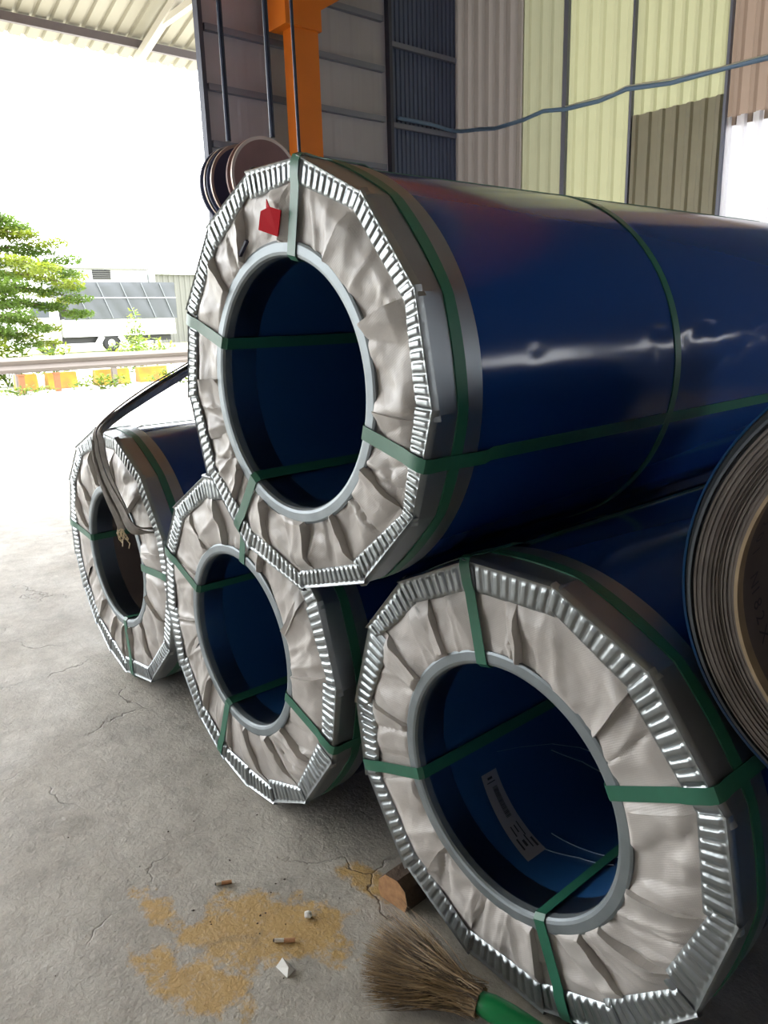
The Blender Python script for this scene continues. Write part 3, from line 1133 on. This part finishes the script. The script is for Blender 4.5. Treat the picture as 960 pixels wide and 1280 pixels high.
def sling_strip(keys, w, twist, name='webbing'):
    pts = [Vector(k) for k in keys]
    # catmull-rom
    out = []
    for i in range(len(pts) - 1):
        p0, p1, p2, p3 = pts[max(i - 1, 0)], pts[i], pts[i + 1], pts[min(i + 2, len(pts) - 1)]
        for k in range(10):
            t = k / 10
            out.append(0.5 * ((2 * p1) + (p2 - p0) * t + (2 * p0 - 5 * p1 + 4 * p2 - p3) * t * t + (3 * p1 - p0 - 3 * p2 + p3) * t ** 3))
    out.append(pts[-1])
    sides, norms = [], []
    for i, q in enumerate(out):
        d_ = (out[min(i + 1, len(out) - 1)] - out[max(i - 1, 0)]).normalized()
        s_ = d_.cross(Vector((0.3, 1, 0.2))).normalized()
        n_ = s_.cross(d_)
        a = twist[0] + (twist[1] - twist[0]) * i / len(out)
        sides.append(s_ * math.cos(a) + n_ * math.sin(a))
        norms.append(n_ * math.cos(a) - s_ * math.sin(a))
    b = MB()
    off = Vector((-3.2, 1.17, 0))
    b.ribbon([q - off for q in out], sides, norms, w, 0.006)
    return b.build(name, 'sling', sl, True, 40)


sling_strip([(-4.42, 2.72, 1.76), (-4.0, 2.1, 1.475), (-3.55, 1.5, 1.305), (-3.26, 1.19, 1.228), (-3.19, 1.12, 1.16), (-3.17, 1.13, 1.03), (-3.10, 1.14, .93), (-3.04, 1.15, .84)], 0.05, (0.9, 0.1))
sling_strip([(-4.42, 2.72, 1.78), (-4.0, 2.1, 1.50), (-3.55, 1.49, 1.33), (-3.22, 1.16, 1.24), (-3.14, 1.11, 1.17), (-3.13, 1.12, 1.04), (-3.04, 1.13, .92), (-2.96, 1.15, .82), (-2.93, 1.3, .80)], 0.045, (1.3, 0.5))
sling_strip([(-4.42, 2.72, 1.75), (-4.0, 2.1, 1.46), (-3.57, 1.5, 1.29), (-3.30, 1.2, 1.225), (-3.23, 1.125, 1.15), (-3.21, 1.12, 1.03), (-3.14, 1.12, .93), (-3.10, 1.13, .86), (-3.085, 1.14, .80)], 0.03, (0.4, 1.0))
sling_strip([(-4.42, 2.72, 1.77), (-4.0, 2.1, 1.485), (-3.56, 1.5, 1.315), (-3.28, 1.19, 1.24), (-3.205, 1.105, 1.165), (-3.185, 1.11, 1.03), (-3.12, 1.12, .93), (-3.05, 1.13, .85)], 0.02, (0.2, -.6))
sling_strip([(-4.42, 2.72, 1.79), (-4.0, 2.1, 1.51), (-3.55, 1.48, 1.34), (-3.2, 1.14, 1.245), (-3.12, 1.09, 1.17), (-3.10, 1.1, 1.05), (-3.01, 1.12, .93), (-2.94, 1.15, .84), (-2.92, 1.3, .82)], 0.016, (1.6, 0.2))
b = MB()
rng = random.Random(9)
for k in range(14):
    p0 = Vector((-3.09 + rng.uniform(-.03, .04), 1.14, .81)) - Vector((-3.2, 1.17, 0))
    pts = [p0]
    for j in range(4):
        pts.append(pts[-1] + Vector((rng.uniform(-.012, .02), rng.uniform(-.01, .01), rng.uniform(-.025, -.002))))
    b.tube(pts, .0025, 5)
tag(b.build('frayed_threads', 'thread', sl), kind='stuff')

# ------------------------------------------------------------------ wooden chock
ch = empty('wooden_chock', (-1.405, 1.175, 0), 0.1, 'short cut log wedged on the floor under the nearest coil', 'chock')
b = MB()
prof = [(-.052, 0), (.046, 0), (.056, .03), (.048, .072), (.018, .094), (-.03, .090), (-.058, .06), (-.062, .025)]
for j, y in enumerate((0, .01, .14, .29, .3)):
    sc = .96 if j in (0, 4) else 1
    for x, z in prof:
        b.v.append((x * sc + .01 * math.sin(y * 9), y, .047 + (z - .047) * sc + .0))
n = len(prof)
for j in range(4):
    for k in range(n):
        b.f.append((j * n + k, j * n + (k + 1) % n, (j + 1) * n + (k + 1) % n, (j + 1) * n + k))
        b.mi.append(1)
b.build('bark', ['wood', 'bark'], ch, True, 40)
b = MB()
b.v = [(x * .96, -.0008, .047 + (z - .047) * .96) for x, z in prof]
b.f = [tuple(range(n))]
b.mi = [0]
b.build('sawn_end', 'wood', ch)

# ------------------------------------------------------------------ grass broom
br = empty('grass_broom', (-0.98, 1.1, 0), 0, 'grass hand broom with green handle lying before the nearest coil', 'broom')
brp = Vector((-0.98, 1.1, 0))
root_p = Vector((-0.985, 1.085, 0.055))
rng = random.Random(21)
b = MB()
for k in range(2200):
    q = rng.random()
    # fan of tips on the floor
    ang = max(-.5, min(.5, rng.gauss(0, .22)))
    length = rng.uniform(.22, .345) * (1 + .35 * ang)
    dirx = Vector((-0.95, -0.27, 0)).normalized()
    side = Vector((dirx.y, -dirx.x, 0))
    d_ = (dirx * math.cos(ang) + side * math.sin(ang))
    st = root_p + side * rng.gauss(0, .014) + Vector((0, 0, rng.gauss(0, .012))) - dirx * .0
    tip = root_p + d_ * length
    tip.z = max(.004, .012 + rng.random() ** 2 * .055)
    mid = st.lerp(tip, .5) + Vector((0, 0, rng.uniform(-.003, .018))) + side * rng.gauss(0, .006)
    c1, c2 = st.lerp(mid, .55), mid.lerp(tip, .55)
    c2.z += rng.uniform(-.004, .004)
    w = rng.uniform(.0007, .0014)
    sd = d_.cross(Vector((0, 0, 1))).normalized()
    base = len(b.v)
    for j, (pt, ww) in enumerate(((st, w), (c1, w), (mid, w * .9), (c2, w * .7), (tip, w * .25))):
        pt = pt - brp
        pt.z = max(.002, pt.z)
        b.v += [tuple(pt - sd * ww), tuple(pt + sd * ww), tuple(pt + Vector((0, 0, ww * 1.3)))]
    for j in range(4):
        for e_ in range(3):
            a1, a2 = base + j * 3 + e_, base + j * 3 + (e_ + 1) % 3
            b.f.append((a1, a2, a2 + 3, a1 + 3))
            b.mi.append(k % 3)
tag(b.build('bristles', ['straw', 'straw_dark', 'straw_mid'], br), kind='stuff')
b = MB()
hd = Vector((0.93, 0.30, 0)).normalized()
hp = []
for i, (s_, z) in enumerate(((-.02, .055), (.0, .056), (.03, .056), (.08, .053), (.15, .047), (.25, .038), (.40, .026), (.55, .02), (.58, .02))):
    q = root_p + hd * s_
    hp.append((q.x - brp.x, q.y - brp.y, z))
b.tube(hp, [.018, .026, .030, .029, .023, .018, .016, .015, .008], 16)
b.build('handle', 'green_plastic', br, True, 50)
b = MB()
for k in range(34):
    u = rng.random()
    q = root_p - hd * (.012 + .055 * u) - brp
    a = rng.uniform(.1, PI - .1)
    sdv = Vector((hd.y, -hd.x, 0))
    rr = .026 + .012 * u
    c_ = q + sdv * math.cos(a) * rr + Vector((0, 0, math.sin(a) * rr * .8))
    b.bar(c_, c_ + hd * .008 + sdv * rng.uniform(-.003, .003), .002, .002, (0, 0, 1))
tag(b.build('stitching', 'thread', br), kind='stuff')

# ------------------------------------------------------------------ litter on the floor


def butt(loc, rz, label, filt=.026, total=.055, r=.0056):
    o = empty('cigarette_butt', loc, rz, label, 'cigarette butt', 'litter on the floor')
    b = MB()
    b.tube([(-total / 2, 0, r), (total / 2 - filt, 0, r)], r, 12)
    b.build('paper', 'cig_white', o, True, 50)
    b = MB()
    b.tube([(total / 2 - filt, 0, r), (total / 2, 0, r)], r * 1.04, 12)
    b.build('filter', 'cig_tan', o, True, 50)
    b = MB()
    b.tube([(-total / 2 - .004, 0, r), (-total / 2, 0, r)], [r * .6, r * .95], 10)
    b.build('ash', 'cig_ash', o, True, 50)


butt((-1.505, 0.868, 0), 0.86, 'half white half tan cigarette butt on the ochre stain', .03, .056)
butt((-1.813, 0.852, 0), 1.05, 'crushed tan cigarette butt on bare grey concrete', .03, .046)


def scrap(loc, pts, faces, label, nm='paper_scrap'):
    b = MB()
    b.add(pts, faces)
    o = b.build(nm, 'white_paper')
    o.location = loc
    return tag(o, label, 'litter', 'litter on the floor')


s_ = .026
scrap((-1.425, 0.815, 0), [(-s_, -.4 * s_, .0005), (.9 * s_, -.3 * s_, .0005), (s_ * .6, s_ * .9, .0005), (-s_ * .7, s_ * .8, .0005), (-.6 * s_, .2 * s_, s_ * 1.1), (.5 * s_, .15 * s_, .7 * s_)],
      [(3, 2, 1, 0), (0, 1, 5, 4), (1, 2, 5), (2, 3, 4, 5), (3, 0, 4)], 'folded white paper scrap, larger of the two scraps')
b = MB()
rng = random.Random(3)
b.grid(lambda u, v: (.012 * math.sin(PI * v) * math.cos(2 * PI * u) * (1 + .3 * math.sin(u * 23 + v * 7)), .011 * math.sin(PI * v) * math.sin(2 * PI * u) * (1 + .25 * math.sin(u * 17 + v * 11)), .009 + .009 * math.cos(PI * v)), 9, 6)
o = b.build('paper_scrap', 'white_paper')
o.location = (-1.535, 0.966, 0)
tag(o, 'small crumpled white paper ball on the floor', 'litter', 'litter on the floor')
b = MB()
rng = random.Random(31)
for k in range(60):
    x, y = rng.gauss(-1.75, .35), rng.gauss(.8, .22)
    r = .0012 + .0035 * rng.random() ** 3
    el = rng.uniform(.6, 2.0)
    an = rng.uniform(0, PI)
    cs, sn = math.cos(an) * r, math.sin(an) * r
    b.add([(x + cs * el, y + sn * el, 0), (x - sn, y + cs, 0), (x - cs * el, y - sn * el, 0), (x + sn, y - cs, 0), (x + .2 * r, y, r * .9)], [(0, 1, 4), (1, 2, 4), (2, 3, 4), (3, 0, 4)])
tag(b.build('floor_grit', 'grit'), 'dark grit and crumbs scattered over the concrete', 'grit', kind='stuff')

# ------------------------------------------------------------------ outside: guard rail, barriers, weeds
gr = empty('guard_rail', (-21.8, 8, 0), 0, 'grey W-beam guard rail along the far side of the yard', 'guard rail')
b = MB()
pr = [(0, .93), (.05, .90), (.09, .83), (.03, .75), (.0, .72), (.03, .69), (.09, .61), (.05, .54), (0, .51)]
vv = [(x, y, z) for y in (-22, 26) for x, z in pr]
k = len(pr)
b.add(vv, [(i, i + 1, i + 1 + k, i + k) for i in range(k - 1)])
b.build('beam', 'zinc', gr)
for y in (-6.4, -2.2, 0.4, 4.6, 8.8, 13):
    b = MB()
    b.box(-.12, 0, y - .07, y + .07, 0, .85)
    b.build('post', 'zinc', gr)
barr = [(-1.6, .9, 'pale yellow barrier block nearest the tree'), (0.55, .55, 'small yellow barrier block left of the rail post'), (1.5, .8, 'yellow barrier block right of the rail post'), (2.95, 1.0, 'long yellow barrier block beside the weeds'), (4.2, .9, 'yellow barrier block closest to the coils')]
for y, w, lb in barr:
    o = empty('barrier_block', (-22.5, 5.6 + y, 0), 0, lb, 'barrier', 'yellow roadside blocks')
    b = MB()
    b.add([(-.2, -w / 2, 0), (.2, -w / 2, 0), (.2, w / 2, 0), (-.2, w / 2, 0), (-.12, -w / 2, .44), (.12, -w / 2, .44), (.12, w / 2, .44), (-.12, w / 2, .44)],
          [(3, 2, 1, 0), (4, 5, 6, 7), (0, 1, 5, 4), (1, 2, 6, 5), (2, 3, 7, 6), (3, 0, 4, 7)])
    b.build('block', 'yellow', o)
for y, lb in ((5.75, 'short rusty stake at the left edge under the rail'), (6.65, 'wide rusty stake under the rail below the tree')):
    b = MB()
    b.box(-.05, .05, -.07, .07, 0, .5)
    b.box(-.07, .07, -.09, .09, .46, .5)
    o = b.build('rusty_stake', 'rust')
    o.location = (-21.4, y, 0)
    tag(o, lb, 'stake', 'stakes under the rail')


def leaf_cloud(b, centre, rad, n, size, rng, mi=0, squash=1.0):
    for _ in range(n):
        d_ = Vector((rng.gauss(0, 1), rng.gauss(0, 1), rng.gauss(0, 1))).normalized() * rng.random() ** .4
        p_ = Vector(centre) + Vector((d_.x * rad[0], d_.y * rad[1], d_.z * rad[2]))
        a = Vector((rng.gauss(0, 1), rng.gauss(0, 1), rng.gauss(0, .5))).normalized()
        c_ = a.cross(Vector((rng.gauss(0, .5), rng.gauss(0, .5), 1))).normalized()
        s1 = size * rng.uniform(.6, 1.3)
        b.add([p_ - a * s1, p_ + c_ * s1 * .4, p_ + a * s1, p_ - c_ * s1 * .4], [(0, 1, 2, 3)], mi)


def weeds(loc, rad, n, size, label, seed, name='weed_clump', mats=('leaf2', 'leaf')):
    rng = random.Random(seed)
    b = MB()
    leaf_cloud(b, (0, 0, rad[2] * .8), rad, n, size, rng, 0)
    leaf_cloud(b, (0, 0, rad[2] * .7), rad, n, size, rng, 1)
    for k in range(8):
        a = rng.uniform(0, 6.28)
        b.tube([(0, 0, 0), (math.cos(a) * rad[0] * .5, math.sin(a) * rad[1] * .5, rad[2] * 1.1)], .012, 4, 1)
    b.v = [(x, y, max(0, z)) for x, y, z in b.v]
    o = b.build(name, list(mats))
    o.location = loc
    return tag(o, label, 'plant', 'roadside plants')


weeds((-21.0, 7.7, 0), (.25, 0.9, .22), 160, .07, 'low weeds at the foot of the rail beside its post', 1)
weeds((-21.0, 10.0, 0), (.25, 1.1, .28), 160, .07, 'low weeds at the foot of the rail nearest the coils', 2)
weeds((-20.8, 5.6, 0), (.25, 0.9, .15), 100, .06, 'sparse low weeds under the rail at the left edge', 3)
weeds((-24.5, 6.2, 0), (.6, .9, .8), 260, .12, 'dense green bush below the tree behind the rail', 4)
weeds((-27, 8.4, 0), (.5, .7, .75), 160, .12, 'yellow green bush in front of the truck front', 5)
weeds((-28, 11.9, 0), (.6, 1.5, .75), 300, .11, 'broad green bush in front of the truck tail', 6)
weeds((-30.2, 12.6, 0), (.4, .5, 1.35), 200, .11, 'tall sapling rising past the truck tail', 7)

# tree with layered boughs
tr = empty('tree', (-26, 5.2, 0), 0, 'bright green tree with layered drooping boughs at the left edge', 'tree')
b = MB()
b.tube([(0, 0, 0), (.05, .1, 1.5), (0, .2, 3), (.1, .3, 4.6), (0, .4, 6)], [.16, .14, .11, .08, .03], 10)
b.build('trunk', 'bark', tr, True, 50)
rng = random.Random(17)
for z, reach in ((1.3, 2.6), (1.75, 3.1), (2.15, 3.5), (2.6, 3.5), (3.0, 3.8), (3.35, 4.0), (3.75, 3.6), (4.2, 3.0), (4.7, 2.3), (5.2, 1.6)):
    for a in (1.45 + rng.uniform(-.25, .25), 1.0 + rng.uniform(-.2, .2), -1.6 + rng.uniform(-.6, .6), .2 + rng.uniform(-.3, .3)):
        rc = reach * rng.uniform(.75, 1.05)
        e_ = Vector((math.cos(a), math.sin(a), 0))
        bp_ = [Vector((.02, .2, z)) + e_ * rc * t + Vector((0, 0, .35 * math.sin(t * PI) - .15 * t)) for t in (0, .25, .5, .75, 1)]
        b = MB()
        b.tube(bp_, [.05, .035, .025, .015, .006], 6)
        bo = b.build('bough', 'bark', tr, True, 50)
        b = MB()
        for t_, n_ in ((.35, 40), (.55, 60), (.75, 75), (.95, 75)):
            j = t_ * 4
            p0 = bp_[int(j)].lerp(bp_[min(4, int(j) + 1)], j - int(j))
            leaf_cloud(b, p0, (.5, .5, .15), n_ * 3, .08, rng)
        tag(b.build('foliage', 'leaf' if rng.random() < .6 else 'leaf2', bo), kind='stuff')

# truck
tk = empty('cargo_truck', (-43, 17, 0.3), 0, 'white cargo truck with grey tarpaulin canopy parked beyond the rail', 'truck')


def tpart(nm, m, boxes, parent=tk, smooth=False):
    b = MB()
    for q in boxes:
        b.box(*q)
    return b.build(nm, m, parent)


tpart('cargo_bed', 'white_paint', [(-2.2, 0, -2.95, 3.5, 0.85, 1.78)])
rng = random.Random(8)
can = MB()
can.grid(lambda u, v: (0.02 + .05 * abs(math.sin(u * 19 + v * 4)) * (v < .95) + .03 * noise.noise(Vector((u * 9, v * 3, 0))), -2.85 + 6.5 * u, 1.75 + 2.0 * v), 60, 14)
can.box(-2.2, 0.02, -2.85, 3.65, 1.75, 3.74)
cano = can.build('tarpaulin', 'tarp', tk, True, 30)
tpart('tie_rope', 'white_paint', [(.09, .11, -2.85, 3.65, 2.88, 2.92)], cano)
for i, y in enumerate((-2.2, -.9, .4, 1.6, 2.7)):
    b = MB()
    b.bar((.1, y, 3.7), (.1, y + .7, 1.8), .05, .03, (1, 0, 0))
    b.build('tarpaulin_lit_fold', 'tarp_lit_fold', cano)
cab = tpart('cab', 'white_paint', [(-2.1, 0, -4.7, -3.1, 0.6, 2.9)])
tpart('cab_window', 'glass', [(-.02, .02, -4.5, -3.6, 1.9, 2.7)], cab)
tpart('chassis', 'dark_metal', [(-1.9, -.3, -4.5, 3.3, 0.5, 0.85)])
for y in (-3.9, -.4):
    b = MB()
    b.lathe([(.2, 0), (.42, -.01), (.47, .03), (.47, .2), (.42, .24), (.2, .24)], 28, closed=True)
    w_ = b.build('wheel', 'tyre', tk, True, 30)
    w_.location = (-.02, y, .47)
    w_.rotation_euler = (0, 0, PI / 2)
    b = MB()
    b.lathe([(.0, 0.03), (.18, .02), (.24, .0), (.26, .02), (.26, .1)], 24)
    b.build('wheel_hub', 'white_paint', w_, True, 30)
for y0, y1 in ((-1.25, -.9), (.1, .45)):
    b = MB()
    b.bar((0, y0, .35 if y0 < -1 else .85), (0, y1, .85 if y0 < -1 else .35), .3, .05, (1, 0, 0))
    b.build('mudguard', 'white_paint', tk)

# white building and shed behind the truck
bd = empty('white_building', (-58, 20, 0.3), 0, 'white flat roofed building with a dark louvred vent behind the truck', 'building')
tpart('wall', 'building', [(-10, 0, -8, 5.7, 0, 5.45)], bd)
tpart('roof_edge', 'shed', [(-10.2, .25, -8.2, 5.8, 5.45, 5.58)], bd)
vt = tpart('vent', 'dark_metal', [(0, .05, 1.5, 2.85, 4.75, 5.42)], bd)
for k in range(4):
    b = MB()
    b.bar((.09, 1.5, 4.85 + k * .15), (.09, 2.85, 4.85 + k * .15), .1, .03)
    b.build('louvre', 'shed', vt)
sh = empty('corrugated_shed', (-57, 29.5, 0.3), 0, 'grey corrugated shed beside the white building', 'building')
me = corrugated(8.5, 5.1, .45, .08, 'shed', 'wall')
inst('wall', me, sh, (0, -3.6, 0), (0, 0, PI / 2))
tpart('roof', 'building', [(-8, .3, -3.65, 5.2, 5.1, 5.3)], sh)
tpart('side_wall', 'building', [(-8, -.1, -3.6, 4.9, 0, 5.1)], sh)
